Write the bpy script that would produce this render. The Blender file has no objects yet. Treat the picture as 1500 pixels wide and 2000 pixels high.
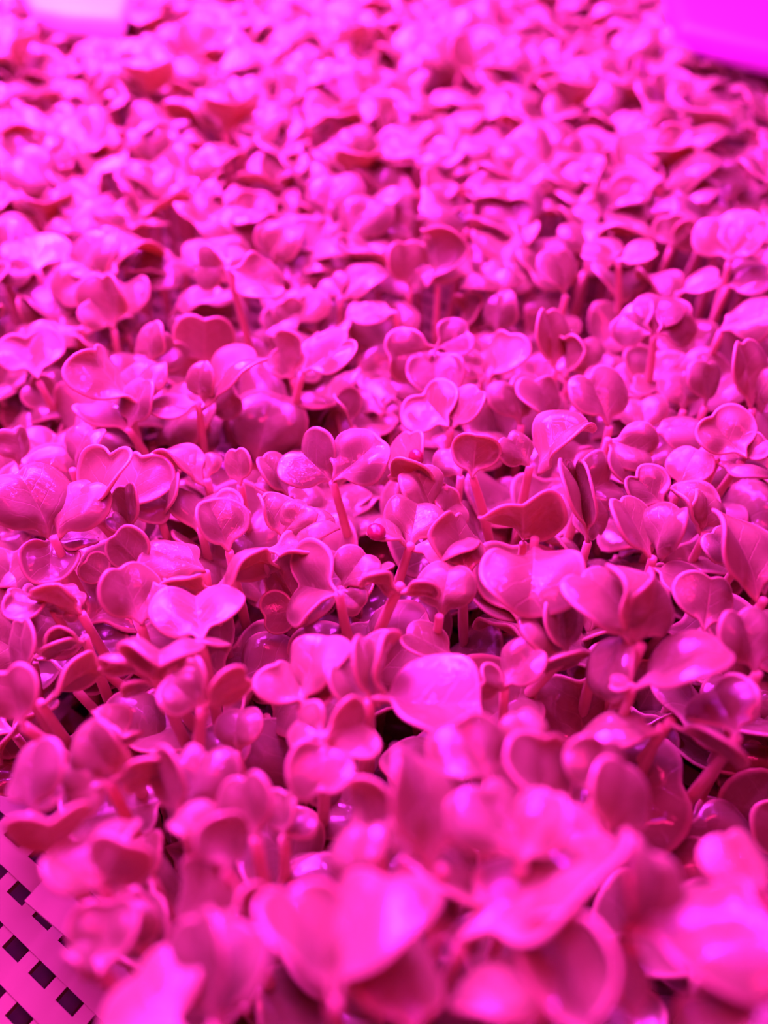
import bpy, math, random
import numpy as np
from mathutils import Vector, noise
R = random.Random(11)
sc = bpy.context.scene
col = sc.collection
# ------------------------------------------------------------------ camera
F = 1700.0; PITCH = math.radians(46); MM = 0.001
ZG = 0.010                 # top of the slotted tray floor
ZC = 0.046                 # mean height of the leaf canopy
CAM = Vector((0, 0, ZC + 0.105))
cd = bpy.data.cameras.new('camera'); cam = bpy.data.objects.new('camera', cd); col.objects.link(cam)
cam.location = CAM; cam.rotation_euler = (math.pi/2 - PITCH, 0, 0)
cd.sensor_fit = 'VERTICAL'; cd.sensor_height = 36; cd.lens = 36*F/2000
cd.clip_start = 0.005; cd.clip_end = 20
cd.dof.use_dof = True; cd.dof.focus_distance = 0.134; cd.dof.aperture_fstop = cd.lens/3.1
sc.camera = cam
# ------------------------------------------------------------------ light
w = bpy.data.worlds.new('grow_room'); sc.world = w; w.use_nodes = True
w.node_tree.nodes['Background'].inputs[0].default_value = (1.0, 0.004, 0.26, 1)
w.node_tree.nodes['Background'].inputs[1].default_value = 0.03
def area(name, loc, target, sx, sy, power, colr):
    l = bpy.data.lights.new(name, 'AREA'); l.shape = 'RECTANGLE'; l.size = sx; l.size_y = sy
    l.energy = power; l.color = colr
    o = bpy.data.objects.new(name, l); col.objects.link(o); o.location = loc
    o.rotation_euler = (Vector(target)-Vector(loc)).to_track_quat('-Z', 'Y').to_euler()
    return o
MAG = (1.0, 0.037, 1.12)
for i in range(14):        # rows of thin LED strips above the bed, brighter towards the far left
    y = .09+.034*i
    area('led_strip', ((-.12 if i % 2 else -.02)-.10*max(0, y-.3)/.2, y, .27-.09*max(0, y-.3)/.2*.5), (-.03, y-.05, .04), .24, .0020, .12+1.05*max(0, (y-.06)/.46)**2+(.55 if i in (3, 6) else 0), MAG)
area('red_fill', (-.02, .02, .34), (0, .09, .04), .30, .03, .55, (1.0, .012, .20))  # added red fill to keep the foreground red, not a fixture of the room
sc.view_settings.view_transform = 'Standard'; sc.view_settings.look = 'None'
sc.view_settings.gamma = 1; sc.view_settings.use_curve_mapping = False
sc.view_settings.exposure = 0.38
sc.cycles.max_bounces = 8; sc.cycles.transmission_bounces = 6; sc.cycles.diffuse_bounces = 5
# ------------------------------------------------------------------ pixel to point
RT = Vector((1, 0, 0)); FW = Vector((0, math.cos(PITCH), -math.sin(PITCH))); UP = Vector((0, math.sin(PITCH), math.cos(PITCH)))
def ray(u, v): return (FW + RT*((u-750)/F) + UP*((1000-v)/F))
def on_height(u, v, z):
    d = ray(u, v); return CAM + d*((z-CAM.z)/d.z)
def proj(p):
    q = Vector(p)-CAM; z = q.dot(FW); return (750+F*q.dot(RT)/z, 1000-F*q.dot(UP)/z, z)
# ------------------------------------------------------------------ materials
def nodes(name):
    m = bpy.data.materials.new(name); m.use_nodes = True; nt = m.node_tree
    return m, nt, nt.nodes['Principled BSDF'], nt.nodes['Material Output']
def N(nt, t, **kw):
    n = nt.nodes.new(t)
    for k, v in kw.items(): setattr(n, k, v)
    return n
def math_(nt, op, a, b=None, clamp=False):
    n = N(nt, 'ShaderNodeMath', operation=op); n.use_clamp = clamp
    for i, q in enumerate((a, b)):
        if q is None: continue
        if isinstance(q, (int, float)): n.inputs[i].default_value = q
        else: nt.links.new(q, n.inputs[i])
    return n.outputs[0]
def leaf_material(name, base, rimc, veinc, thru, wet):
    m, nt, pb, out = nodes(name); L = nt.links.new
    uv = N(nt, 'ShaderNodeUVMap'); uv.uv_map = 'blade'
    sep = N(nt, 'ShaderNodeSeparateXYZ'); L(uv.outputs[0], sep.inputs[0])
    ax = math_(nt, 'ABSOLUTE', math_(nt, 'SUBTRACT', sep.outputs[0], .5)); y = sep.outputs[1]
    mid = math_(nt, 'SUBTRACT', 1.0, math_(nt, 'DIVIDE', ax, .018), True)
    mid = math_(nt, 'MULTIPLY', mid, math_(nt, 'SUBTRACT', 1.0, math_(nt, 'MULTIPLY', y, 1.0), True))
    tc = N(nt, 'ShaderNodeTexCoord'); oi = N(nt, 'ShaderNodeObjectInfo')
    nz = N(nt, 'ShaderNodeTexNoise'); nz.inputs['Scale'].default_value = 5; nz.inputs['Detail'].default_value = 2
    L(uv.outputs[0], nz.inputs['Vector'])
    # side veins rise from the midrib towards the rim
    ph = math_(nt, 'SUBTRACT', y, math_(nt, 'MULTIPLY', math_(nt, 'POWER', ax, .8), .75))
    ph = math_(nt, 'ADD', ph, math_(nt, 'MULTIPLY', nz.outputs[0], .12))
    sv = math_(nt, 'PINGPONG', math_(nt, 'MULTIPLY', ph, 4.6), .5)
    sv = math_(nt, 'SUBTRACT', 1.0, math_(nt, 'DIVIDE', sv, .055), True)
    sv = math_(nt, 'MULTIPLY', sv, math_(nt, 'SUBTRACT', 1.0, math_(nt, 'MULTIPLY', ax, 2.3), True))
    vein = math_(nt, 'MAXIMUM', mid, math_(nt, 'MULTIPLY', sv, .55))
    at = N(nt, 'ShaderNodeAttribute'); at.attribute_name = 'rim'
    rim = math_(nt, 'MULTIPLY', math_(nt, 'SUBTRACT', at.outputs['Fac'], .92, True), 12.0, True)
    neck = math_(nt, 'SUBTRACT', 1.0, math_(nt, 'DIVIDE', y, .34), True)
    def mix(f, a, b, k=1.0):
        n = N(nt, 'ShaderNodeMix', data_type='RGBA')
        if k != 1.0: f = math_(nt, 'MULTIPLY', f, k)
        L(f, n.inputs[0])
        for i, q in ((6, a), (7, b)):
            if isinstance(q, tuple): n.inputs[i].default_value = (*q, 1)
            else: L(q, n.inputs[i])
        return n.outputs[2]
    c = mix(nz.outputs[0], tuple(v*.86 for v in base), tuple(min(1, v*1.1) for v in base))
    c = mix(neck, c, veinc, .8); c = mix(vein, c, veinc, .7); c = mix(rim, c, rimc, .8)
    hs = N(nt, 'ShaderNodeHueSaturation'); L(c, hs.inputs['Color'])
    mr = N(nt, 'ShaderNodeMapRange'); mr.inputs[3].default_value = .78; mr.inputs[4].default_value = 1.16
    L(oi.outputs['Random'], mr.inputs[0]); L(mr.outputs[0], hs.inputs['Value'])
    L(hs.outputs[0], pb.inputs['Base Color'])
    wn = N(nt, 'ShaderNodeTexNoise'); wn.inputs['Scale'].default_value = 2.2; wn.inputs['Detail'].default_value = 3
    wn.noise_dimensions = '4D'; L(uv.outputs[0], wn.inputs['Vector']); L(math_(nt, 'MULTIPLY', oi.outputs['Random'], 50), wn.inputs['W'])
    rr = N(nt, 'ShaderNodeMapRange'); rr.inputs[1].default_value = .42; rr.inputs[2].default_value = .62
    rr.inputs[3].default_value = .44; rr.inputs[4].default_value = wet; L(wn.outputs[0], rr.inputs[0]); L(rr.outputs[0], pb.inputs['Roughness'])
    pb.inputs['Specular IOR Level'].default_value = .55; pb.inputs['Coat Roughness'].default_value = .015+wet*.3; pb.inputs['Coat IOR'].default_value = 1.6
    # a film of water lies in patches and ripples a little
    cw = N(nt, 'ShaderNodeMapRange'); cw.inputs[1].default_value = .43; cw.inputs[2].default_value = .50; cw.inputs[4].default_value = 1.0 if wet < .05 else .65
    L(wn.outputs[0], cw.inputs[0]); L(cw.outputs[0], pb.inputs['Coat Weight'])
    rp = N(nt, 'ShaderNodeTexNoise'); rp.inputs['Scale'].default_value = 7; rp.inputs['Detail'].default_value = 2; L(uv.outputs[0], rp.inputs['Vector'])
    cb = N(nt, 'ShaderNodeBump'); cb.inputs['Strength'].default_value = .35; cb.inputs['Distance'].default_value = .0004
    L(rp.outputs[0], cb.inputs['Height']); L(cb.outputs[0], pb.inputs['Coat Normal'])
    bp = N(nt, 'ShaderNodeBump'); bp.inputs['Strength'].default_value = .35; bp.inputs['Distance'].default_value = .0006
    fine = N(nt, 'ShaderNodeTexNoise'); fine.inputs['Scale'].default_value = 26; fine.inputs['Detail'].default_value = 3; L(uv.outputs[0], fine.inputs['Vector'])
    L(math_(nt, 'SUBTRACT', math_(nt, 'MULTIPLY', fine.outputs[0], .16), math_(nt, 'MULTIPLY', vein, .5)), bp.inputs['Height'])
    L(bp.outputs[0], pb.inputs['Normal'])
    tr = N(nt, 'ShaderNodeBsdfTranslucent'); tr.inputs[0].default_value = (*thru, 1)
    ms = N(nt, 'ShaderNodeMixShader'); ms.inputs[0].default_value = .20
    L(pb.outputs[0], ms.inputs[1]); L(tr.outputs[0], ms.inputs[2]); L(ms.outputs[0], out.inputs[0])
    return m
LEAF = leaf_material('cotyledon_green', (.33, .35, .145), (.92, .74, .44), (.78, .72, .42), (.90, .45, .12), .08)
LEAFS = leaf_material('cotyledon_shiny', (.33, .35, .16), (.92, .76, .48), (.78, .74, .46), (.90, .45, .14), .03)
def plain(name, c, rough=.4, noise_scale=None, c2=None, spec=.5, thru=None, k=.3):
    m, nt, pb, out = nodes(name); pb.inputs['Base Color'].default_value = (*c, 1); pb.inputs['Roughness'].default_value = rough
    pb.inputs['Specular IOR Level'].default_value = spec
    if noise_scale:
        tc = N(nt, 'ShaderNodeTexCoord'); n = N(nt, 'ShaderNodeTexNoise'); n.inputs['Scale'].default_value = noise_scale; n.inputs['Detail'].default_value = 4
        nt.links.new(tc.outputs['Object'], n.inputs['Vector'])
        mx = N(nt, 'ShaderNodeMix', data_type='RGBA'); nt.links.new(n.outputs[0], mx.inputs[0])
        mx.inputs[6].default_value = (*c, 1); mx.inputs[7].default_value = (*c2, 1); nt.links.new(mx.outputs[2], pb.inputs['Base Color'])
    if thru:
        tr = N(nt, 'ShaderNodeBsdfTranslucent'); tr.inputs[0].default_value = (*thru, 1)
        ms = N(nt, 'ShaderNodeMixShader'); ms.inputs[0].default_value = k
        nt.links.new(pb.outputs[0], ms.inputs[1]); nt.links.new(tr.outputs[0], ms.inputs[2]); nt.links.new(ms.outputs[0], out.inputs[0])
    return m
STEM = plain('stem_pale', (.84, .66, .42), .42, 260, (.76, .54, .32), thru=(.9, .5, .25), k=.2)
PLASTIC = plain('tray_plastic', (.36, .33, .15), .5, 60, (.30, .27, .12), spec=.3)
WHITE = plain('white_plastic', (.90, .90, .90), .35, 20, (.86, .86, .86))
DIM_VIOLET = plain('dim_lit_plastic', (.50, .10, .52), .40, 20, (.46, .08, .50))  # violet base stands for the weaker light on the lid
DARK = plain('wet_growing_mat', (.03, .02, .015), .6, 300, (.09, .05, .04), spec=.2)
HUSK = plain('seed_husk', (.36, .06, .07), .18, 500, (.22, .03, .05), spec=.8)
WATER, nt_, pb_, o_ = nodes('water'); nt_.nodes.remove(pb_)
tp_ = N(nt_, 'ShaderNodeBsdfTransparent'); gl_ = N(nt_, 'ShaderNodeBsdfGlossy'); gl_.inputs['Roughness'].default_value = .04
lw_ = N(nt_, 'ShaderNodeLayerWeight'); fr_ = math_(nt_, 'ADD', math_(nt_, 'MULTIPLY', math_(nt_, 'POWER', lw_.outputs['Facing'], 4), .4), .05); mx_ = N(nt_, 'ShaderNodeMixShader')
nt_.links.new(fr_, mx_.inputs[0]); nt_.links.new(tp_.outputs[0], mx_.inputs[1]); nt_.links.new(gl_.outputs[0], mx_.inputs[2]); nt_.links.new(mx_.outputs[0], o_.inputs[0])
# ------------------------------------------------------------------ mesh helpers
def link(name, me, parent=None, loc=None):
    o = bpy.data.objects.new(name, me); col.objects.link(o)
    if parent: o.parent = parent
    if loc is not None: o.location = loc
    return o
def mesh(name, V, Fc, mat, smooth=True, uv=None, rim=None):
    me = bpy.data.meshes.new(name); me.from_pydata([tuple(v) for v in V], [], Fc)
    if smooth: me.polygons.foreach_set('use_smooth', [True]*len(me.polygons))
    me.materials.append(mat)
    if uv is not None:
        lay = me.uv_layers.new(name='blade'); li = np.empty(len(me.loops), dtype=np.int32); me.loops.foreach_get('vertex_index', li)
        lay.data.foreach_set('uv', np.asarray(uv, dtype=np.float32)[li].ravel())
    if rim is not None:
        a = me.attributes.new('rim', 'FLOAT', 'POINT'); a.data.foreach_set('value', np.asarray(rim, dtype=np.float32))
    me.update(); return me
ANG = np.radians([0, 10, 22, 40, 60, 90, 120, 145, 160, 170, 180])
RAD = np.array([.34, .385, .455, .525, .555, .555, .50, .43, .40, .435, .575])
CY = .575
def outline(th, notch=1.0, narrow=1.0):
    a = np.abs((th+math.pi) % (2*math.pi)-math.pi)
    r = np.interp(a, ANG, RAD); n0 = np.interp(a, ANG, [.47, .475, .49, .525, .555, .555, .50, .43, .40, .435, .575])
    r = n0 + (r-n0)*notch
    # light smoothing
    return r
def leaf_grid(p, nr=9, na=40):
    """normalised blade: x across (-.56..56), y 0 at the stalk to ~1 at the lobes, z normal."""
    th = np.linspace(0, 2*math.pi, na, endpoint=False)
    ro = outline(th, p['notch'])
    for _ in range(2):
        k = (np.roll(ro, 1)+2*ro+np.roll(ro, -1))/4
        sel = np.abs(th-math.pi) > .5; ro = np.where(sel, k, ro)
    ro = ro*(1+p['wob']*np.sin(3*th+p['ph'])+p['asym']*np.sin(th))
    rho = np.linspace(0, 1, nr+1)[1:]**.8
    X = [0.0]; Y = [CY]; Q = [0.0]
    for q in rho:
        X += list(q*ro*np.sin(th)); Y += list(CY+q*ro*np.cos(th)); Q += [q]*na
    X = np.array(X); Y = np.array(Y); Q = np.array(Q)
    T = np.concatenate([[0], np.tile(th, nr)])
    yy = np.clip(Y, 0, 1.1)
    Z = p['cup']*1.5*X**2*np.clip(yy*1.6, 0, 1)
    Z += p['puff']*(np.exp(-((np.abs(X)-.28)/.17)**2)*np.exp(-((Y-.62)/.30)**2))
    Z -= p['fold']*.10*np.exp(-(X/.07)**2)*np.clip(1.15-yy, 0, 1)
    Z -= p['bend']*(yy**2)*.55
    Z += p['edge']*np.clip(Q-.6, 0, 1)**2*.9
    Z += p['wave']*np.sin(2*T+p['ph'])*Q**3*.10 + p['wave']*.5*np.sin(5*T+2*p['ph'])*Q**4*.05
    Z += p['fold']*.55*np.abs(X)
    Fc = [(0, 1+i, 1+(i+1) % na) for i in range(na)]
    for r_ in range(nr-1):
        a0 = 1+r_*na; b0 = a0+na
        Fc += [(a0+i, b0+i, b0+(i+1) % na, a0+(i+1) % na) for i in range(na)]
    return X, Y, Z, Q, Fc
def params(rnd, **kw):
    p = dict(notch=rnd.uniform(.6, 1.15), wob=rnd.uniform(-.03, .03), asym=rnd.uniform(-.06, .06), ph=rnd.uniform(0, 6.28), cup=rnd.uniform(-.15, .45),
             puff=rnd.uniform(.02, .13), fold=rnd.uniform(.0, .35), bend=rnd.uniform(-.1, .45), edge=rnd.uniform(-1.1, .5), wave=rnd.uniform(.4, 1.5))
    p.update(kw); return p
def shell(V, Fc, rim_idx, t):
    """a closed blade of thickness t around the sheet V"""
    T3 = np.array([(f[0], f[1], f[2]) for f in Fc]); nn = np.cross(V[T3[:, 1]]-V[T3[:, 0]], V[T3[:, 2]]-V[T3[:, 0]])
    vn = np.zeros_like(V)
    for f_i in range(3): np.add.at(vn, T3[:, f_i], nn)
    Q4 = [f for f in Fc if len(f) == 4]
    if Q4: Q4 = np.array(Q4); n4 = np.cross(V[Q4[:, 2]]-V[Q4[:, 0]], V[Q4[:, 3]]-V[Q4[:, 0]]); np.add.at(vn, Q4[:, 3], n4)
    vn /= np.maximum(np.linalg.norm(vn, axis=1, keepdims=True), 1e-12)
    n = len(V); c = V[rim_idx].mean(0); out = V[rim_idx]-V[rim_idx-len(rim_idx)]
    out /= np.maximum(np.linalg.norm(out, axis=1, keepdims=True), 1e-12)
    k = len(rim_idx); top = V+vn*t/2; bot = V-vn*t/2; edge = V[rim_idx]+out*t*.45
    W = np.concatenate([top, bot, edge]); F2 = list(Fc)+[tuple(n+q for q in f[::-1]) for f in Fc]
    for i in range(k):
        j = (i+1) % k; a_, b_ = int(rim_idx[i]), int(rim_idx[j]); F2 += [(a_, 2*n+i, 2*n+j, b_), (n+b_, 2*n+j, 2*n+i, n+a_)]
    return W, F2
def blade_mesh(name, B, A, W, Nn, p, mat, nr=11, na=60, t=.00048):
    """B stalk point, A axis vector (full length), W across vector, Nn unit normal."""
    X, Y, Z, Q, Fc = leaf_grid(p, nr, na)
    L = A.length; B = np.array(B); A = np.array(A); W = np.array(W); Nn = np.array(Nn)
    V = B + np.outer(Y, A) + np.outer(X, W) + np.outer(Z*L, Nn)
    ri = np.arange(len(V)-na, len(V)); UV = np.stack([X+.5, Y], 1)
    V, Fc = shell(V, Fc, ri, t)
    return mesh(name, V, Fc, mat, uv=np.concatenate([UV, UV, UV[ri]]), rim=np.concatenate([Q, Q, Q[ri]]))
def tube(name, pts, rads, mat, ns=10, flat=1.0):
    pts = [Vector(p) for p in pts]; V = []; Fc = []
    side = None
    for i, p in enumerate(pts):
        t = (pts[min(i+1, len(pts)-1)]-pts[max(i-1, 0)]).normalized()
        side = (side or Vector((1, .2, 0))); side = (side - t*side.dot(t)).normalized(); b = t.cross(side)
        for k in range(ns):
            a = 2*math.pi*k/ns; V.append(p+(side*math.cos(a)+b*math.sin(a)*flat)*rads[i])
    for i in range(len(pts)-1):
        for k in range(ns): Fc.append((i*ns+k, i*ns+(k+1) % ns, (i+1)*ns+(k+1) % ns, (i+1)*ns+k))
    Fc.append(tuple(range(ns))[::-1]); Fc.append(tuple((len(pts)-1)*ns+k for k in range(ns)))
    return mesh(name, V, Fc, mat)
def bez(a, b, c, d, n):
    return [a*(1-t)**3+b*3*t*(1-t)**2+c*3*t*t*(1-t)+d*t**3 for t in [i/n for i in range(n+1)]]
def tag(o, label, cat, group=None, kind=None):
    if label: o['label'] = label
    if cat: o['category'] = cat
    if group: o['group'] = group
    if kind: o['kind'] = kind
    return o
def stem_mesh(G, M, B, r=.00085):
    """from the ground G up through M to B (relative to root)"""
    pts = bez(G, G.lerp(M, .7)+Vector((0, 0, .001)), M, B, 12)
    rad = [r*(.95+.05*math.sin(i)) * (1 if i < 10 else 1-.16*(i-9)/3) for i in range(13)]
    return tube('stem', pts, rad, STEM)
GROUP = 'seedlings crowding the slotted tray'
STD = .0125
# ------------------------------------------------------------------ hand-placed seedlings
def frame(Bw, u0, v0, u1, v1, wpx, side, ratio=1.11):
    """orientation of a blade that looks L px long and wpx px wide from the front"""
    r = (Bw-CAM); d = r.dot(FW); r = r.normalized()
    k = d/F
    rx = (RT - r*RT.dot(r)).normalized(); ry = r.cross(rx)*-1
    if ry.dot(UP) < 0: ry = -ry
    a2 = Vector((u1-u0, v0-v1)); Lv = max(a2.length, 4)*k; a2.normalize(); wv = wpx*k
    ah = rx*a2.x+ry*a2.y; ph = rx*a2.y-ry*a2.x
    L = max(Lv, wv/ratio)*1.01; W = L*ratio; best = None
    for s in (1, -1):
        if Lv < wv/ratio: A = ah*Lv+r*s*math.sqrt(max(0, L*L-Lv*Lv)); Wd = ph
        else: A = ah*L; Wd = (ph*wv+r*s*math.sqrt(max(0, W*W-wv*wv))).normalized()
        for sg in (1, -1):
            n = (Wd*sg).cross(A).normalized()
            facing = n.dot(-r) > 0
            if facing != (side == 't'): continue
            sco = n.z
            if best is None or sco > best[0]: best = (sco, A, Wd*sg*L, n)
    return best[1], best[2], best[3], L
heroes = []
def hero(label, B, leaves, z=None, stem=None, shiny=False, seed=0, root_px=None):
    u0, v0 = B; rnd = random.Random(seed or int(u0*7+v0*13))
    if z is None:
        P = on_height(u0, v0, ZC); k = (P-CAM).dot(FW)/F
        big = max(max(math.hypot(l[0]-u0, l[1]-v0), l[2]/1.11)*k for l in leaves) if leaves else STD
        f = min(1.0, STD/big) if big > STD else min(1.10, .0095/big) if big < .0095 else 1
        z = (CAM.z-ZC)*(1-f)/MM
        z = max(-8, min(30, z))
    if z > 18: z = 18+(z-18)*.5
    Bw = on_height(u0, v0, ZC+z*MM)
    # the stem under the leaves
    if root_px:
        G = on_height(*root_px, ZG); Mid = Bw.lerp(G, .45)+Vector((0, 0, .003))
    elif stem:
        d = ray(*stem); hx = Vector((d.x, d.y)); rel = Vector((Bw.x-CAM.x, Bw.y-CAM.y))
        t = rel.dot(hx)/hx.dot(hx); Sp = CAM+d*t
        if Sp.z > Bw.z-.003: Sp = on_height(*stem, Bw.z-.006)
        dr = (Sp-Bw); dr.normalize(); k = min((Bw.z-ZG)/max(-dr.z, .4), .075)
        Mid = Bw+dr*min(k*.5, (Sp-Bw).length*1.1); g = Bw+dr*k; G = Vector((Mid.x*.4+g.x*.6, Mid.y*.4+g.y*.6, ZG))
    else:
        G = Vector((Bw.x+rnd.uniform(-.006, .006), Bw.y+rnd.uniform(-.002, .010), ZG)); Mid = Vector((Bw.x*.8+G.x*.2, Bw.y*.8+G.y*.2, Bw.z*.6+ZG*.4))
    root = link('seedling', None, None, G); tag(root, label, 'seedling', GROUP)
    link('stem', stem_mesh(Vector((0, 0, 0)), Mid-G, Bw-G), root)
    for i, l in enumerate(leaves):
        u1, v1, wp = l[:3]; side = l[3] if len(l) > 3 else 't'; kw = l[4] if len(l) > 4 else {}
        A, W, n, L = frame(Bw, u0, v0, u1, v1, wp, side)
        p = params(rnd, **kw)
        p['cup'] *= .7
        # keep the visible length: compensate the notch
        link('cotyledon', blade_mesh('cotyledon', Bw-G, A, W, n, p, LEAFS if shiny else LEAF), root)
    heroes.append((u0, v0, label, Bw))
    return root
C = dict(cup=.6); D = dict(cup=-.45, bend=.4, puff=.02); FL = dict(cup=.05, bend=0, edge=0, fold=.1, wave=.3)
# upper middle of the photo
hero('tall seedling with a long bare stem rising above its neighbours', (445,524), [(375,520,85,'t',D), (450,462,110,'t',D), (548,565,80)], z=14, stem=(495,700))
hero('glossy bright wet leaf cluster by the edge of the bed', (75,530), [(70,465,130,'t',FL), (5,520,60)], z=3, shiny=True)
hero('rounded seedling with a dark cupped hollow', (222,645), [(213,540,88,'t',C), (178,590,60)])
hero('dark heart-shaped leaf with a pale rim', (76,746), [(55,660,130,'t',dict(cup=.3,notch=1.3,fold=.4))], z=1)
hero('pale round leaf cut by the edge of the picture', (0,775), [(22,708,66)])
hero('bright tilted leaf low beside the dark heart-shaped leaf', (112,790), [(135,728,84), (60,752,70)])
hero('broad double leaf overlapping behind the glossy heart', (255,800), [(192,678,98,'t',D), (275,700,80,'t',D)])
hero('glossy heart-shaped leaf with a wet streak, on a slanting stem', (250,838), [(213,752,150,'t',dict(notch=1.4,fold=.25)), (282,742,62,'t',dict(fold=.1))], z=5, stem=(285,885), shiny=True)
hero('two-lobed seedling standing open like a little cup', (292,712), [(292,632,52), (345,675,76,'t',C)], z=3)
hero('large dark shaded leaf hanging in a hollow', (400,720), [(403,622,115,'u',FL)], z=-4)
hero('deep purple leaf turned away in shade', (340,752), [(372,680,76,'u',FL)], z=-5)
hero('seedling with a thick stem and a long tilted blade', (388,788), [(396,708,48), (500,684,62,'t',dict(bend=.1,notch=1.2)), (298,802,46,'t',FL), (462,772,74,'u')][:3], z=6, stem=(396,868))
hero('dark round leaf tucked under the long tilted blade', (400,800), [(462,768,78,'u',FL)], z=-1)
hero('small bright pair near the shaded hollow', (250,655), [(268,606,60), (225,625,60)])
hero('crumpled bright seedling left of the long bare stem', (385,640), [(395,590,80), (345,608,62), (425,610,50)])
hero('pink leaf leaning against the bed edge', (100,640), [(60,575,80,'t',C), (145,590,80,'t',D)])
hero('hollow seedling with one folded wing', (572,742), [(533,655,66,'u',C), (528,695,58)])
hero('wide notched leaf held out on a funnel stalk', (590,730), [(688,662,80,'t',dict(notch=1.8,bend=.1,fold=.3))], z=5, stem=(575,790))
hero('bright flat blade lying over the middle of the bed', (775,612), [(688,616,42,'t',FL)], z=3)
hero('wet shell-like cluster shining in the middle', (850,680), [(915,645,78,'t',D), (760,700,105,'t',D), (850,752,110,'t',D)], z=7, shiny=True)
hero('small wet leaf folded beside the shining cluster', (880,700), [(940,722,55,'t',FL)], z=3, shiny=True)
hero('veined glossy round leaf on the near side of the cluster', (745,812), [(708,745,95,'t',D), (770,785,50)], shiny=True)
hero('narrow upright leaf next to the veined glossy leaf', (690,835), [(655,770,42)], z=-1)
hero('trefoil seedling with broad veined leaves', (880,838), [(822,768,128,'t',dict(notch=1.3,cup=.1,fold=.2)), (935,762,62,'t',FL)], z=6, stem=(878,870))
hero('pink leaf with one pointed lobe', (1018,832), [(998,738,84,'t',dict(asym=.12,notch=1.6))], z=1)
hero('dark narrow hollow leaf standing upright', (855,560), [(848,452,80,'u',C)], z=2)
hero('pale pair facing the light behind the hollow one', (575,640), [(605,562,72,'t',D), (550,590,60)])
hero('bright small pair by the dark gap', (665,580), [(742,522,55), (640,540,60)])
hero('bright square-looking leaf in soft focus', (800,565), [(790,478,80,'t',FL), (830,520,50)])
hero('curled leaf with an orange back', (925,650), [(912,575,38,'u'), (950,600,50)])
hero('folded leaf catching a small highlight', (965,655), [(978,570,62)], shiny=True)
hero('shaded broad leaf behind the trefoil', (960,750), [(985,650,75,'t',D)])
hero('dark leaf leaning right behind the trefoil', (940,750), [(960,690,60)], z=-3)
hero('tall narrow leaf standing above its neighbours', (1085,722), [(1064,608,62,'t',FL)], z=2)
hero('small orange-backed leaf inside a taller one', (1112,742), [(1106,658,52,'u',C)], z=1)
hero('domed mushroom-like seedling with a wet glint', (1277,655), [(1205,612,100,'t',D), (1352,615,100,'t',D), (1285,572,95,'t',D)], z=9, stem=(1274,700), shiny=True)
hero('shallow bowl-shaped leaf below the domed seedling', (1275,676), [(1275,742,108,'t',dict(cup=.5,notch=.2,edge=.6))], z=-1)
hero('bright oval leaf in soft focus near the dark slot', (1105,578), [(1092,492,68,'t',D)], z=2)
hero('seedling with two thin level leaves on a red stem', (1207,508), [(1140,492,36,'t',FL), (1275,488,42,'t',FL)], z=8, stem=(1210,580))
hero('wet oval leaf lying level at the right', (1325,572), [(1398,543,40,'t',FL)], z=4, shiny=True)
hero('thin level leaf near the right edge', (1420,562), [(1495,538,55,'t',FL)], z=3)
hero('large pale leaf with a crumpled surface at the right edge', (1408,648), [(1495,598,76,'t',dict(wave=1.4))], z=5)
hero('red-backed leaf caught by backlight', (1310,485), [(1300,425,66,'u',FL), (1358,448,60,'u',FL)], z=3)
hero('broad blurred leaf on a tall stem at the right', (1425,512), [(1395,425,115,'t',FL), (1475,430,80)], z=8, stem=(1408,575))
hero('slender upright leaf near the right edge', (1470,800), [(1444,668,64,'t',FL), (1500,712,50)], z=4, stem=(1462,850))
hero('narrow notched leaf left of the slender one', (1378,795), [(1384,708,54,'t',dict(wave=1.3))], z=1)
hero('ball-shaped cupped leaf beneath the bowl leaf', (1335,802), [(1335,722,88,'t',D)], z=0)
hero('egg-shaped leaf with a pale rim', (1070,835), [(1062,735,70,'t',D)], z=0)
hero('tall broad leaf with one torn corner', (1190,835), [(1155,720,108,'t',dict(asym=.15,notch=1.8,cup=-.1))], z=5)
hero('folded pale leaf behind the torn leaf', (1150,742), [(1140,665,72), (1185,690,60)])
hero('small violet leaf below the bowl leaf', (1288,765), [(1238,748,38,'t',FL)], z=-2)
hero('soft pink heart behind the shiny bulging leaf', (1262,845), [(1250,768,94,'t',dict(notch=1.5))], z=-1)
hero('smooth spade leaf above a curled rim', (1450,898), [(1392,808,108,'t',dict(asym=.1)), (1490,858,58)], z=7, stem=(1370,1010))
hero('level leaf seen edge-on below the spade leaf', (1400,897), [(1500,925,18,'t',dict(wave=.6,cup=.1,bend=0))], z=6)
# left middle
hero('orange hooded leaf at the left border', (40,908), [(29,836,68,'u',C)], z=2)
hero('pale leaf sloping away beside the orange hood', (112,905), [(62,838,62)])
hero('upright lobed leaf with a bright wet patch', (142,918), [(168,828,60,'t',dict(notch=1.6))], z=3, shiny=True)
hero('big pale dome of two overlapping leaves', (104,1050), [(45,912,160,'t',D), (150,930,100,'t',D)], z=9)
hero('glossy dark bowl-shaped leaf facing down', (98,1052), [(98,1118,108,'t',dict(notch=.1,cup=.3)), (186,1058,34,'t',dict(bend=0))], z=5, shiny=True)
hero('upright wavy leaf with a square notch', (188,1015), [(203,868,78,'t',dict(notch=1.5,cup=.3,wave=1.0))], z=8, stem=(228,1050))
hero('large ribbed ball-shaped leaf with a wet streak', (245,1008), [(272,882,104,'t',D), (308,962,66,'t',D)], z=4, shiny=True)
hero('dull pink oval leaf leaning on the ribbed ball', (256,1040), [(244,948,48,'t',FL), (214,1010,32)], z=5)
hero('seedling with a pointed fold and scalloped leaf', (405,938), [(312,878,40,'t',dict(fold=.6,notch=.2)), (392,884,72,'t',dict(notch=1.6,wave=1.2))], z=4)
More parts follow.
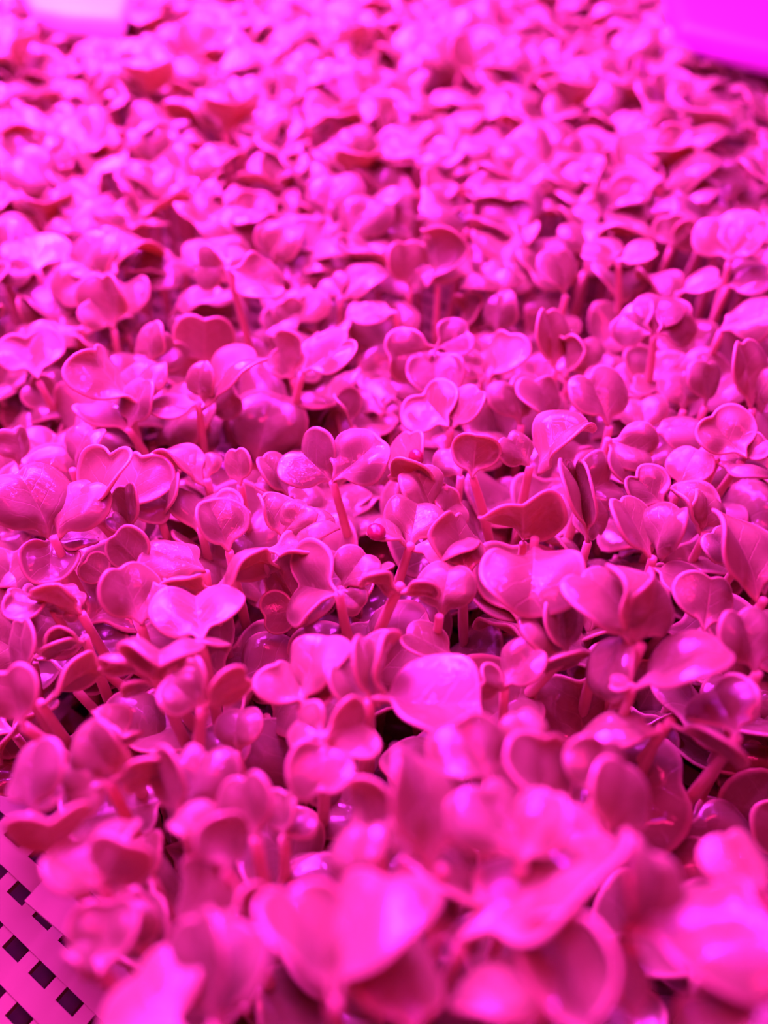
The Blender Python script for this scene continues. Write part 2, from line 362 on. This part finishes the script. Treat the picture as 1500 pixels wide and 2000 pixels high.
hero('small spoon leaf held up beside the scalloped leaf', (470,948), [(463,878,50,'t',FL)], z=5)
hero('wide double leaf with a wet ridge', (392,1032), [(392,945,135,'t',dict(notch=1.5,bend=.3)), (482,995,58)], z=3, shiny=True)
hero('round violet leaf standing in front of the wet ridge', (448,1078), [(413,980,98,'t',dict(notch=.1,cup=.05))], z=8)
hero('thin folded blade with a pale edge', (316,1020), [(346,922,24,'t',FL)], z=2)
hero('dark oval leaf with a faint midrib', (288,1112), [(225,1046,82,'u',FL)], z=6)
hero('very dark leaf behind the dark oval one', (215,1130), [(168,1095,64,'u',FL)], z=2)
hero('bright broad leaf bulging over a red rim', (402,1118), [(296,1058,98,'t',D)], z=5)
hero('wavy orange rim seen edge-on', (410,1152), [(322,1128,26,'u',dict(wave=1.4)), (512,1068,34,'u',dict(wave=1.2))], z=6)
hero('pale cupped pair beside the big heart', (275,1222), [(232,1108,118,'t',dict(cup=.3)), (300,1140,60)], z=7)
hero('big open heart-shaped leaf', (395,1258), [(375,1152,190,'t',dict(notch=1.5,cup=.35,puff=.07,bend=0))], z=11)
hero('striped glossy seedling at the left border', (105,1192), [(20,1160,60,'t',D), (148,1148,50,'t',C)], z=4, shiny=True)
hero('curled dark leaf holding a bright bead', (160,1200), [(72,1150,44,'u',C), (128,1188,44)], z=5)
# centre
hero('wet heart-shaped leaf paired with a broad twisted one', (650,942), [(573,868,128,'t',dict(notch=1.6,cup=.1)), (740,858,112,'t',dict(cup=.4,notch=.4,wave=1.2))], z=8, stem=(685,1060), shiny=True)
hero('leaf half hidden behind the broad twisted one', (782,945), [(792,842,64)], z=1)
hero('oval leaf under the wet heart', (566,968), [(514,892,56,'t',FL), (508,935,40)], z=3)
hero('three bright leaves bunched together', (550,1048), [(520,962,62,'t',C), (600,985,76,'t',C), (652,1012,56)], z=6)
hero('long red leaf seen edge-on below the bright bunch', (520,1075), [(638,1062,34,'t',dict(bend=.3,wave=1.1))], z=8)
hero('large hourglass leaf with two big lobes', (662,1160), [(578,1140,180,'t',dict(notch=1.7,cup=.1))], z=11)
hero('ribbed pair opening behind the hourglass leaf', (665,1150), [(712,1076,90,'t',dict(fold=.3)), (705,1185,62)], z=6)
hero('dark shaded underside beside the hourglass leaf', (588,1185), [(515,1205,84,'u',FL), (535,1095,84,'u',FL)], z=1)
hero('cupped leaf above a pale forked stalk', (802,1064), [(818,968,128,'t',dict(cup=.5,notch=.5)), (738,1015,36), (930,1045,44)], z=7, stem=(772,1150))
hero('ribbed rolled leaf in the centre', (905,1125), [(903,1000,92,'t',D)], z=6)
hero('dark ball-shaped leaf in front of the ribbed rolled one', (858,1205), [(878,1100,118,'t',D)], z=7)
hero('orange propeller-shaped seedling seen edge-on', (783,1143), [(706,1130,26,'u',dict(bend=0)), (858,1156,28,'u',dict(bend=0))], z=12, stem=(748,1205))
hero('dark heart folded under an orange flap', (850,1010), [(808,918,80,'t',C), (905,975,86,'t',C)], z=4)
hero('orange flap curling over a dark leaf', (868,950), [(765,912,36,'u',dict(fold=.3))], z=6)
hero('red paddle-shaped leaf on a curved stem', (922,930), [(930,850,94,'u',dict(cup=.4,notch=.1))], z=8, stem=(945,995))
hero('wet round leaf behind the red paddle', (900,932), [(872,866,84,'t',D)], z=3, shiny=True)
hero('seedling with a lobed left leaf and a boat-shaped right leaf', (1035,910), [(990,850,66,'t',dict(notch=1.5)), (1140,818,72,'t',dict(fold=.4,notch=.9))], z=9, stem=(1020,985))
hero('red heart-shaped leaf glowing against the light', (1022,1062), [(1022,988,162,'u',dict(notch=.7,cup=.1,bend=.1))], z=7)
hero('broad bright drooping leaf in front of the glowing heart', (1045,1052), [(1038,1150,188,'t',dict(notch=.5,cup=-.2,bend=.35,puff=.08))], z=13)
# right middle
hero('star-shaped pair of smooth lobed leaves', (1188,858), [(1275,888,96,'t',dict(notch=1.6,fold=.2)), (1242,930,72,'t',FL)], z=8)
hero('two-lobed smooth leaf below the star-shaped pair', (1298,990), [(1235,925,84,'t',dict(notch=1.8))], z=7)
hero('open wet leaf with three scallops', (1138,965), [(1205,930,125,'t',dict(notch=1.5)), (1180,1040,60)], z=5, shiny=True)
hero('narrow folded blades standing on edge', (1148,1060), [(1098,900,26,'t',FL), (1128,905,32,'u',FL)], z=4)
hero('bulging shiny leaf with a bright glint', (1278,845), [(1358,822,72,'t',D)], z=4, shiny=True)
hero('shaded ball-shaped leaf at the right', (1325,955), [(1352,876,86,'t',D)], z=2)
hero('pair of dull upright leaves by a thick stem', (1378,1042), [(1332,940,62), (1390,960,60)], z=2)
hero('butterfly-like seedling on a short red stem', (1275,1090), [(1212,972,68,'t',FL), (1312,985,86,'t',dict(cup=.3))], z=10, stem=(1265,1130))
hero('long wavy leaf near the right border', (1492,1172), [(1440,990,90,'t',dict(wave=1.3,notch=.3))], z=10)
hero('small wet leaf beside the long wavy one', (1440,1105), [(1390,1040,64)], z=4, shiny=True)
hero('tall cluster of broad upright leaves', (1252,1260), [(1178,1095,115,'t',D), (1238,1100,80,'t',dict(fold=.2)), (1302,1130,72)], z=15)
hero('long drooping blade below the tall cluster', (1225,1220), [(1155,1345,82,'t',dict(notch=.2,bend=.1))], z=15)
hero('pale leaf beside the tall cluster', (1275,1110), [(1355,1145,62,'t',FL)], z=9)
hero('broad round leaf behind the right-hand spoon leaf', (1372,1232), [(1400,1125,112,'t',D)], z=8)
hero('large heart-shaped leaf at the right border', (1480,1315), [(1455,1190,108,'t',dict(notch=1.2))], z=13)
# lower left
hero('dark red double-lobed leaf facing the viewer', (312,1305), [(312,1242,158,'u',dict(notch=1.5,cup=.1))], z=9)
hero('pair of thin orange blades seen edge-on', (320,1292), [(200,1292,20,'u',dict(bend=0)), (446,1262,30,'u',dict(bend=0))], z=8)
hero('three-leaved seedling on an orange stem', (395,1385), [(328,1330,96,'t',dict(notch=.2)), (372,1288,52,'t',FL), (482,1322,60,'u',FL)], z=14, stem=(385,1450))
hero('short orange blade beside the three-leaved seedling', (310,1335), [(242,1354,22,'u',FL)], z=11)
hero('dark bent blade over the open gap', (78,1372), [(180,1292,44,'u',dict(wave=1.2))], z=4)
hero('twisted pale leaf at the left border', (44,1332), [(40,1212,42,'t',FL)], z=4)
hero('dark curled leaf with an orange lip', (165,1245), [(95,1250,44,'u',C), (92,1284,22,'u',FL)], z=4)
hero('broad smooth pink leaf cut by the left border', (48,1420), [(5,1310,98,'t',FL)], z=11, stem=(115,1465))
hero('round brownish-red leaf in soft focus', (215,1530), [(165,1418,96,'t',dict(notch=.1)), (335,1502,52,'u')], z=14)
hero('wide pale pink leaf spreading to the left', (215,1530), [(120,1555,110,'t',D)], z=14)
hero('small dark cupped pair above the brownish leaf', (238,1455), [(188,1388,58,'t',C), (242,1420,62,'u',C)], z=6)
hero('bright heart-shaped leaf with a wet tip', (362,1592), [(390,1458,124,'t',dict(notch=1.7,cup=-.1))], z=13, stem=(372,1660), shiny=True)
hero('thick orange stem with a brown cupped leaf', (352,1600), [(290,1472,60,'u',FL)], z=13)
hero('dusky ball-shaped leaf behind the bright heart', (460,1475), [(455,1388,90,'t',D)], z=3)
hero('pale broad pair under the hourglass leaf', (590,1385), [(540,1296,80,'t',D), (608,1242,96,'t',dict(notch=.4)), (640,1330,60)], z=9)
hero('blurred trefoil cup with a dark centre', (632,1438), [(722,1412,122,'t',C), (628,1530,126,'t',D), (568,1400,100,'t',D)], z=16)
hero('fan of upright leaves left of the large oval leaf', (722,1380), [(755,1232,62,'t',dict(fold=.3)), (705,1248,46,'t',FL), (660,1300,84,'t',FL)], z=11)
hero('large oval leaf with a creased wet surface', (722,1372), [(932,1372,152,'t',dict(notch=.3,cup=.15,bend=.1,puff=.03))], z=13, shiny=True)
hero('violet oval leaf in the dark hollow', (892,1285), [(792,1236,68,'t',FL)], z=3)
hero('dark cupped leaf at the centre right', (985,1345), [(1050,1268,84,'t',C), (940,1330,70,'u',C)], z=6)
hero('pink pair folded like praying hands', (1105,1285), [(1048,1190,60,'t',dict(notch=1.4)), (1100,1170,72,'t',FL)], z=7, stem=(1060,1320))
hero('thin orange blade reaching toward the middle', (1168,1272), [(1058,1312,22,'u',FL)], z=9)
hero('spoon-shaped leaf with a level orange rim', (1235,1342), [(1390,1245,92,'t',dict(cup=.35,notch=.2)), (1195,1335,30)], z=14)
hero('large blurred leaf behind the curled orange lip', (1440,1440), [(1400,1325,150,'t',D)], z=13)
hero('curled leaf arching over a dark gap', (1292,1420), [(1135,1400,64,'t',dict(bend=.5))], z=10)
hero('bent orange lip over a dark gap', (1310,1408), [(1432,1492,24,'u',FL)], z=11)
# big blurred cluster in the foreground
hero('blurred rounded leaf nearest the large oval one', (960,1535), [(898,1408,150,'t',D)], z=27)
hero('small bright leaf between blurred domes', (1040,1470), [(1018,1393,88,'t',D)], z=20)
hero('tall blurred leaf with a long shaded side', (862,1700), [(818,1470,140,'t',dict(notch=.2,cup=-.3))], z=30)
hero('pale blurred heart in the foreground cluster', (1018,1690), [(962,1530,160,'t',D), (1090,1560,110,'t',FL)], z=31, stem=(1000,1745))
hero('round blurred leaf with a violet sheen', (1160,1570), [(1192,1448,130,'t',D)], z=24)
hero('blurred pink leaf at the edge of the dark gap', (1190,1640), [(1255,1510,120,'t',D), (1080,1620,100)], z=25)
hero('blurred leaf bridging the foreground domes', (1060,1600), [(1080,1440,130,'t',D)], z=22)
hero('curved blurred leaf with a bright rounded end', (795,1680), [(955,1742,62,'t',dict(bend=.2)), (805,1590,80)], z=24)
# bottom left
hero('dark red two-lobed leaf above the tray slots', (108,1668), [(85,1598,150,'u',dict(notch=1.3))], z=16)
hero('blurred flower-like seedling with a red centre', (200,1735), [(105,1665,110,'t',dict(notch=.2)), (238,1655,130,'u',dict(cup=.5,notch=.2)), (200,1612,70)], z=19)
hero('hollow shaded cup above the bottom left slots', (205,1905), [(195,1772,130,'t',C), (140,1850,70,'t',C)], z=17)
hero('dusky drooping leaf on a wide brown stalk', (260,1740), [(255,1830,90,'t',D)], z=12, stem=(340,1830))
hero('bright drooping leaf with a violet tip', (420,1650), [(375,1790,122,'t',D), (350,1590,80)], z=20)
hero('brownish cupped leaf above the violet tip', (445,1705), [(430,1602,104,'u',dict(notch=.1))], z=22)
hero('pink leaf leaning behind the brownish cupped one', (500,1640), [(468,1520,105,'t',FL)], z=16)
hero('dark hooded leaf beside the two-lobed giant', (480,1840), [(500,1738,84,'u',C), (450,1780,70)], z=21)
hero('violet ball-shaped leaf above the two-lobed giant', (680,1740), [(686,1616,98,'t',D)], z=23)
hero('two-lobed giant blurred at the bottom', (650,1965), [(585,1740,180,'t',D), (705,1705,180,'t',D)], z=38, stem=(680,2060))
hero('pale blurred dome at the bottom left', (345,2020), [(225,1890,230,'t',D)], z=38)
hero('tall blurred leaf with a pointed tip', (420,2010), [(362,1810,110,'t',FL), (480,1830,130,'t',FL)], z=34)
hero('long blurred leaf lying across the foreground', (900,1850), [(1225,1665,140,'t',dict(notch=.2,cup=.1,bend=.05))], z=27)
hero('broad blurred leaf filling the right foreground', (1235,1850), [(1480,1760,210,'t',D), (1330,1690,100)], z=35)
hero('bright blurred leaf with a drooping lip', (1105,1950), [(910,1880,120,'t',D)], z=33)
hero('dark blurred leaf facing the viewer at the bottom', (1160,2060), [(1150,1820,180,'u',dict(notch=.1,cup=.3))], z=38)
hero('slim pink leaf beside the dark blurred one', (1245,2010), [(1230,1850,72,'t',FL)], z=34)
hero('blurred dome beside the two-lobed giant', (800,2030), [(785,1845,180,'t',D)], z=33)
hero('small dim leaf under the curved blurred one', (860,1830), [(845,1740,90,'t',FL), (930,1820,60)], z=15)
hero('blurred ball at the bottom right corner', (1440,2080), [(1385,1945,170,'t',D)], z=36)
hero('blurred leaf against the right border', (1500,1755), [(1455,1628,110,'t',D)], z=26)
hero('bright wet leaf cut by the left border', (62,1590), [(32,1458,96,'t',D), (90,1530,60)], z=14, shiny=True)
hero('dark hood rising behind the violet ball', (742,1650), [(716,1525,88,'u',C)], z=16)
hero('small blurred pair in the dark hollow', (555,1640), [(560,1548,60), (600,1590,50,'t',D)], z=9)
hero('violet scalloped leaf low among the stems', (300,1720), [(318,1840,50,'t',FL), (270,1640,55)], z=4)
for q_, (b_, r_) in enumerate([((185, 1300), (420, 1500)), ((235, 1290), (440, 1440)), ((150, 1350), (330, 1560)), ((520, 1400), (560, 1580)), ((255, 1340), (330, 1500)), ((560, 1430), (640, 1560)), ((1300, 1450), (1250, 1640)), ((1400, 1500), (1290, 1690))]):
    hero(['pale leaning stalk crossing the open gap', 'second pale stalk leaning across the open gap, higher up', 'low stalk slanting under the dark bent blade', 'stalk curving down beside the blurred trefoil cup', 'short stalk between the two leaning ones',
          'stalk hidden behind the blurred trefoil cup', 'dim stalk slanting in the dark gap at the right', 'red stalk leaning beside the dark gap'][q_], b_, [], z=-6, root_px=r_)

# ------------------------------------------------------------------ filling the rest of the bed
def proto_spec(rnd, height, flat):
    """a standing seedling: stem to height, two leaves opposite"""
    B = Vector((rnd.uniform(-.003, .003), rnd.uniform(-.003, .003), height)); out = []
    az = rnd.uniform(0, 6.28)
    for k in (0, 1):
        a = az+k*math.pi+rnd.uniform(-.6, .6); el = math.radians(rnd.uniform(-5, 30) if flat else rnd.uniform(0, 65))
        h = Vector((math.cos(a), math.sin(a), 0)); A = (h*math.cos(el)+Vector((0, 0, 1))*math.sin(el))
        nn = (Vector((0, 0, 1))*math.cos(el)-h*math.sin(el)); Wd = A.cross(nn)
        ro = rnd.uniform(-.45, .45); nn, Wd = nn*math.cos(ro)+Wd*math.sin(ro), Wd*math.cos(ro)-nn*math.sin(ro)
        L = rnd.uniform(.0095, .0138)
        out.append((A*L, Wd*L, nn, params(rnd)))
    return B, out
protos = []; specs = []
for i in range(26):
    rnd = random.Random(500+i); low = i >= 14
    B, lv = proto_spec(rnd, 0.016 if i >= 20 else .0245 if low else .035, i % 3 != 0)
    specs.append((B, lv, low))
def build_proto(i):
    B, lv, low = specs[i]
    root = link('seedling', None)
    link('stem', stem_mesh(Vector((0, 0, 0)), Vector((B.x*.6, B.y*.6, B.z*.6)), B), root)
    for A, W, n, p in lv: link('cotyledon', blade_mesh('cotyledon', B, A, W, n, p, LEAFS if i % 4 == 0 else LEAF, 9, 44), root)
    return root
def copy_tree(o):
    c = o.copy(); col.objects.link(c)
    for ch in o.children:
        d = ch.copy(); d.parent = c; col.objects.link(d)
    return c
used_proto = {}
sites = []
rs = random.Random(77)
def covered(u, v): return v > 590 or False
grid = {}
def try_site(x, y, z, sp, layer):
    gx, gy = int(x/.006), int(y/.006)
    for i in range(gx-3, gx+4):
        for j in range(gy-3, gy+4):
            for (a, b, l) in grid.get((i, j), ()):
                if l == layer and (a-x)**2+(b-y)**2 < sp*sp: return False
    grid.setdefault((gx, gy), []).append((x, y, layer)); return True
for (u, v, lb, Bw) in heroes:
    grid.setdefault((int(Bw.x/.006), int(Bw.y/.006)), []).append((Bw.x, Bw.y, 0))
GAPS = [(400, 660, 55), (400, 860, 60), (560, 860, 40), (1395, 320, 55), (985, 440, 45), (930, 1210, 95), (1340, 1560, 130), (1110, 1330, 70), (320, 560, 35), (95, 455, 25), (850, 500, 35),
        (700, 700, 35), (470, 1120, 45), (500, 780, 35), (1480, 480, 35), (1100, 420, 25), (640, 440, 22), (330, 470, 25), (20, 200, 18), (1230, 110, 25), (540, 1150, 50), (80, 1130, 40), (1450, 1480, 60)]
def in_gap(u, v): return any((u-a)**2+(v-b)**2 < r*r for a, b, r in GAPS)
for _ in range(70000):
    y = rs.uniform(.02, .50); x = rs.uniform(-.22, .22)
    u, v, zz = proj((x, y, ZC))
    if not (-90 < u < 1590 and -60 < v < 2150) or zz < .05: continue
    if v < 600+30*math.sin(u*.01):
        if (u > 1400 and v < 150) or in_gap(u, v): continue
        if try_site(x, y, ZC, .0092, 0): sites.append((zz, x, y, 0, u, v))
        continue
    for layer, zl, sp, k in ((1, ZG+.0245, .0098, 1.45), (2, ZG+.016, .0088, 2.2)):
        u, v, zz = proj((x, y, zl))
        # the open gaps of the photo
        if (110 < u < 420 and 1250 < v < 1500) or (u < 270 and v > 1480) or (u < 380 and v > 1660) or (1140 < u < 1460 and 1370 < v < 1720): continue
        if layer == 1 and in_gap(u, v): continue
        if try_site(x, y, ZC, sp, layer): sites.append((zz*k, x, y, layer, u, v))
sites.sort(key=lambda s: s[0])
n_ind = max(0, 300-len(heroes)); ind, far = sites[:n_ind], sites[n_ind:]
POSE = ['leaves folded up', 'leaves spread flat', 'leaves tilted']
nameless = {}
for (zz, x, y, layer, u, v) in ind:
    i = rs.randrange(14, 20) if layer else rs.randrange(0, 14)
    if i not in used_proto: used_proto[i] = build_proto(i); o = used_proto[i]
    else: o = copy_tree(used_proto[i])
    s = rs.uniform(.9, 1.15) if layer else rs.uniform(.92, 1.08)
    o.location = (x, y, ZG); o.rotation_euler = (rs.uniform(-.12, .12), rs.uniform(-.12, .12), rs.uniform(0, 6.28)); o.scale = (s, s, s)
    hu, hv, hl, _ = min(heroes, key=lambda h: (h[0]-u)**2+(h[1]-v)**2)
    head = hl.split(',')[0]
    rel = 'just behind' if v < hv-25 else 'in front of' if v > hv+25 else 'to the left of' if u < hu else 'to the right of'
    lab = ('low shaded seedling ' if layer else 'soft-focus seedling ')+rel+' the '+head
    tag(o, ' '.join(lab.split()[:16]), 'seedling', GROUP)
# seedlings past the 300 nearest: one mass
VV = []; FF = []; UU = []; QQ = []; SV = []; SF = []; off = 0; soff = 0
lowspec = {}
for (zz, x, y, layer, u, v) in far:
    i = rs.randrange(0, 14) if not layer else rs.randrange(14, 20) if layer == 1 else rs.randrange(20, 26)
    B, lv, low = specs[i]
    a = rs.uniform(0, 6.28); s = rs.uniform(.93, 1.14); ca, sa = math.cos(a)*s, math.sin(a)*s
    M = np.array([[ca, -sa, 0], [sa, ca, 0], [0, 0, s]])
    for q, (A, W, n, p) in enumerate(lv):
        if (i, q) not in lowspec:
            X, Y, Z, Q, Fc = leaf_grid(p, 5, 26)
            P0 = np.array(B)+np.outer(Y, A)+np.outer(X, W)+np.outer(Z*A.length, n); U0 = np.stack([X+.5, Y], 1); ri = np.arange(len(P0)-26, len(P0))
            P0, Fc = shell(P0, Fc, ri, .0005); lowspec[(i, q)] = (P0, np.concatenate([U0, U0, U0[ri]]), np.concatenate([Q, Q, Q[ri]]), Fc)
        V0, U0, Q0, F0 = lowspec[(i, q)]
        VV.append(V0@M.T+np.array([x, y, ZG])); UU.append(U0); QQ.append(Q0)
        FF += [tuple(k+off for k in f) for f in F0]; off += len(V0)
    Bb = M@np.array(B); r = .0009
    for k in range(6):
        c_, s_ = math.cos(k*1.047)*r, math.sin(k*1.047)*r
        SV += [(x+c_, y+s_, ZG), (x+Bb[0]+c_, y+Bb[1]+s_, ZG+Bb[2])]
        j = (k+1) % 6; SF.append((soff+2*k, soff+2*j, soff+2*j+1, soff+2*k+1))
    soff += 12
if far:
    nl = len(FF); V_ = np.concatenate(VV+[np.array(SV)]); nv = off
    me = mesh('seedling_mass', V_, FF+[tuple(k+nv for k in f) for f in SF], LEAF, uv=np.concatenate(UU+[np.tile([[.8, .3]], (len(SV), 1))]), rim=np.concatenate(QQ+[np.zeros(len(SV))]))
    me.materials.append(STEM); me.polygons.foreach_set('material_index', [0]*nl+[1]*len(SF))
    mass = link('seedling_mass', me); tag(mass, 'countless smaller seedlings filling the far end of the tray and the gaps', 'seedlings', None, 'stuff')
print('heroes', len(heroes), 'individual', len(ind), 'mass', len(far))
# ------------------------------------------------------------------ tray
def box(V, Fc, c, s, rot=0):
    o = len(V); cr, sr = math.cos(rot), math.sin(rot)
    for dx in (-1, 1):
        for dy in (-1, 1):
            for dz in (-1, 1):
                X, Y = dx*s[0]/2, dy*s[1]/2
                V.append((c[0]+X*cr-Y*sr, c[1]+X*sr+Y*cr, c[2]+dz*s[2]/2))
    for f in [(0, 1, 3, 2), (4, 6, 7, 5), (0, 4, 5, 1), (2, 3, 7, 6), (0, 2, 6, 4), (1, 5, 7, 3)]: Fc.append(tuple(o+k for k in f))
tray = link('slotted_tray', None, None, (0, .27, 0)); tag(tray, 'white slotted plastic tray under the crowded seedlings', 'tray')
V = []; Fc = []; a = math.radians(-36); TX, TY = .26, .29
nx = (math.cos(a), math.sin(a)); px_ = (-math.sin(a), math.cos(a))
for k in range(-62, 63):
    cx, cy = px_[0]*k*.0056, px_[1]*k*.0056
    # clip each bar to the tray's rectangle
    ts = []
    lo, hi = -9, 9
    for c, dcomp, lim in ((cx, nx[0], TX), (cy, nx[1], TY)):
        t0, t1 = (-lim-c)/dcomp, (lim-c)/dcomp; lo = max(lo, min(t0, t1)); hi = min(hi, max(t0, t1))
    if hi-lo < .004: continue
    m = (lo+hi)/2; box(V, Fc, (cx+nx[0]*m, cy+nx[1]*m, ZG-.0006), (hi-lo, .0034, .0014), a)
    n = int((hi-lo)/.0062)
    for j in range(n):
        t = lo+(j+.5+(.35 if k % 2 else 0))*.0062
        if t > hi-.003: continue
        x, y = cx+nx[0]*t+px_[0]*.0028, cy+nx[1]*t+px_[1]*.0028
        if abs(x) < TX-.002 and abs(y) < TY-.002: box(V, Fc, (x, y, ZG-.0008), (.0024, .0026, .0012), a)
fl = link('slotted_floor', mesh('slotted_floor', V, Fc, PLASTIC, smooth=False), tray)
V = []; Fc = []
for (c, s) in (((0, TY, .016), (2*TX, .002, .034)), ((0, -TY, .009), (2*TX, .002, .020)), ((TX, 0, .016), (.002, 2*TY, .034)), ((-TX, 0, .016), (.002, 2*TY, .034))): box(V, Fc, c, s)
link('side_wall', mesh('side_wall', V, Fc, PLASTIC, smooth=False), tray)
V = []; Fc = []; box(V, Fc, (0, 0, .0015), (2*TX-.004, 2*TY-.004, .003))
link('reservoir_floor', mesh('reservoir_floor', V, Fc, DARK, smooth=False), tray)
V = []; Fc = []; box(V, Fc, (0, .3, -.01), (3, 3, .02))
sh = link('floor', mesh('floor', V, Fc, PLASTIC, smooth=False)); sh['kind'] = 'structure'
V = []; Fc = []; box(V, Fc, (0, 1.3, .5), (3, .02, 1.0))
sh = link('wall_back', mesh('wall_back', V, Fc, WHITE, smooth=False)); sh['kind'] = 'structure'
def prism(name, pts, z0, z1, mat, bev):
    n = len(pts); V = [(p.x, p.y, z0) for p in pts]+[(p.x, p.y, z1) for p in pts]
    Fc = [tuple(range(n))[::-1], tuple(range(n, 2*n))]+[(i, (i+1) % n, n+(i+1) % n, n+i) for i in range(n)]
    o = link(name, mesh(name, V, Fc, mat)); b = o.modifiers.new('round', 'BEVEL'); b.width = bev; b.segments = 5; return o
# rounded lid over the far corner; its dimmer light is put into the violet colour
zt = ZC+.016
lid = prism('plastic_lid', [on_height(*q, zt) for q in ((1298, -70), (1330, 42), (1500, 84), (1800, 120), (1800, -70))], zt-.010, zt, DIM_VIOLET, .004)
tag(lid, 'smooth plastic lid, coloured for its dim magenta light, resting over the far corner of the bed', 'lid')
zt = ZC+.012
pan = prism('glare_panel', [on_height(*q, zt) for q in ((130, 26), (236, 30), (262, -60), (20, -60), (60, 12))], zt-.008, zt, WHITE, .003)  # added slab, laid flat to catch light as the bright far-left patch
tag(pan, 'added white panel standing in for the blurred overexposed patch at the far end', 'panel')
# raised ribs of the tray by the open corner
for (p0, p1, zz_) in (((70, 1735), (300, 1930), .012),):
    A_, B_ = on_height(*p0, ZG+zz_), on_height(*p1, ZG+zz_); mid = (A_+B_)/2; d = B_-A_; V = []; Fc = []
    box(V, Fc, (mid.x, mid.y-.27, ZG+zz_-.0006), (d.length, .0042, .0012), math.atan2(d.y, d.x)); link('rib', mesh('rib', V, Fc, PLASTIC, smooth=False), tray)

# ------------------------------------------------------------------ water and seed husks on the leaves
bpy.context.view_layer.update(); dg = bpy.context.evaluated_depsgraph_get()
def nearest_label(u, v): return min(heroes, key=lambda h: (h[0]-u)**2+(h[1]-30-v)**2)[2].split(',')[0]
def ellipsoid(name, c, n, r, h, mat, long=1.0, seg=18, rings=10):
    q = n.to_track_quat('Z', 'Y'); V = []; Fc = []
    for i in range(rings+1):
        a = math.pi*i/rings
        for k in range(seg):
            b = 2*math.pi*k/seg; w_ = 1+.08*math.sin(2*b+r*9e3)
            V.append(q@Vector((math.sin(a)*math.cos(b)*r*w_*long, math.sin(a)*math.sin(b)*r*w_, math.cos(a)*h)))
    for i in range(rings):
        for k in range(seg): Fc.append((i*seg+k, (i+1)*seg+k, (i+1)*seg+(k+1) % seg, i*seg+(k+1) % seg))
    return link(name, mesh(name, V, Fc, mat), None, c)
for (u, v, r) in ((918, 716, .7), (150, 882, .6), (1108, 1010, .4), (1116, 1040, .4), (566, 905, .5), (916, 905, .6), (120, 1240, .6), (478, 1232, .5), (1240, 905, .4), (1336, 830, .7), (640, 785, .5),
                  (300, 805, .4), (1228, 640, .7), (455, 1005, .5), (160, 1090, .7), (1000, 1120, .6), (785, 1310, .8), (1075, 1110, .5), (440, 1490, .8), (1090, 1270, .5)):
    ok, loc, nrm, idx, ob, mx = sc.ray_cast(dg, CAM, ray(u, v).normalized())
    if not ok: continue
    if nrm.dot(ray(u, v)) > 0: nrm = -nrm
    d_ = ellipsoid('water_droplet', loc, nrm, r*MM, r*.55*MM, WATER)
    tag(d_, ' '.join(('clear water droplet on or by the '+nearest_label(u, v)).split()[:16]), 'droplet', 'water droplets on the leaves')
for (u, v, lb) in ((820, 893, 'dark red seed husk tucked beside the wet round leaf behind the red paddle'), (737, 1046, 'dark red seed husk lying left of the pale forked stalk')):
    ok, loc, nrm, idx, ob, mx = sc.ray_cast(dg, CAM, ray(u, v).normalized())
    if not ok: continue
    if nrm.dot(ray(u, v)) > 0: nrm = -nrm
    tag(ellipsoid('seed_husk', loc+nrm*.0008, nrm, 1.35*MM, 1.0*MM, HUSK, 1.25), lb, 'seed')
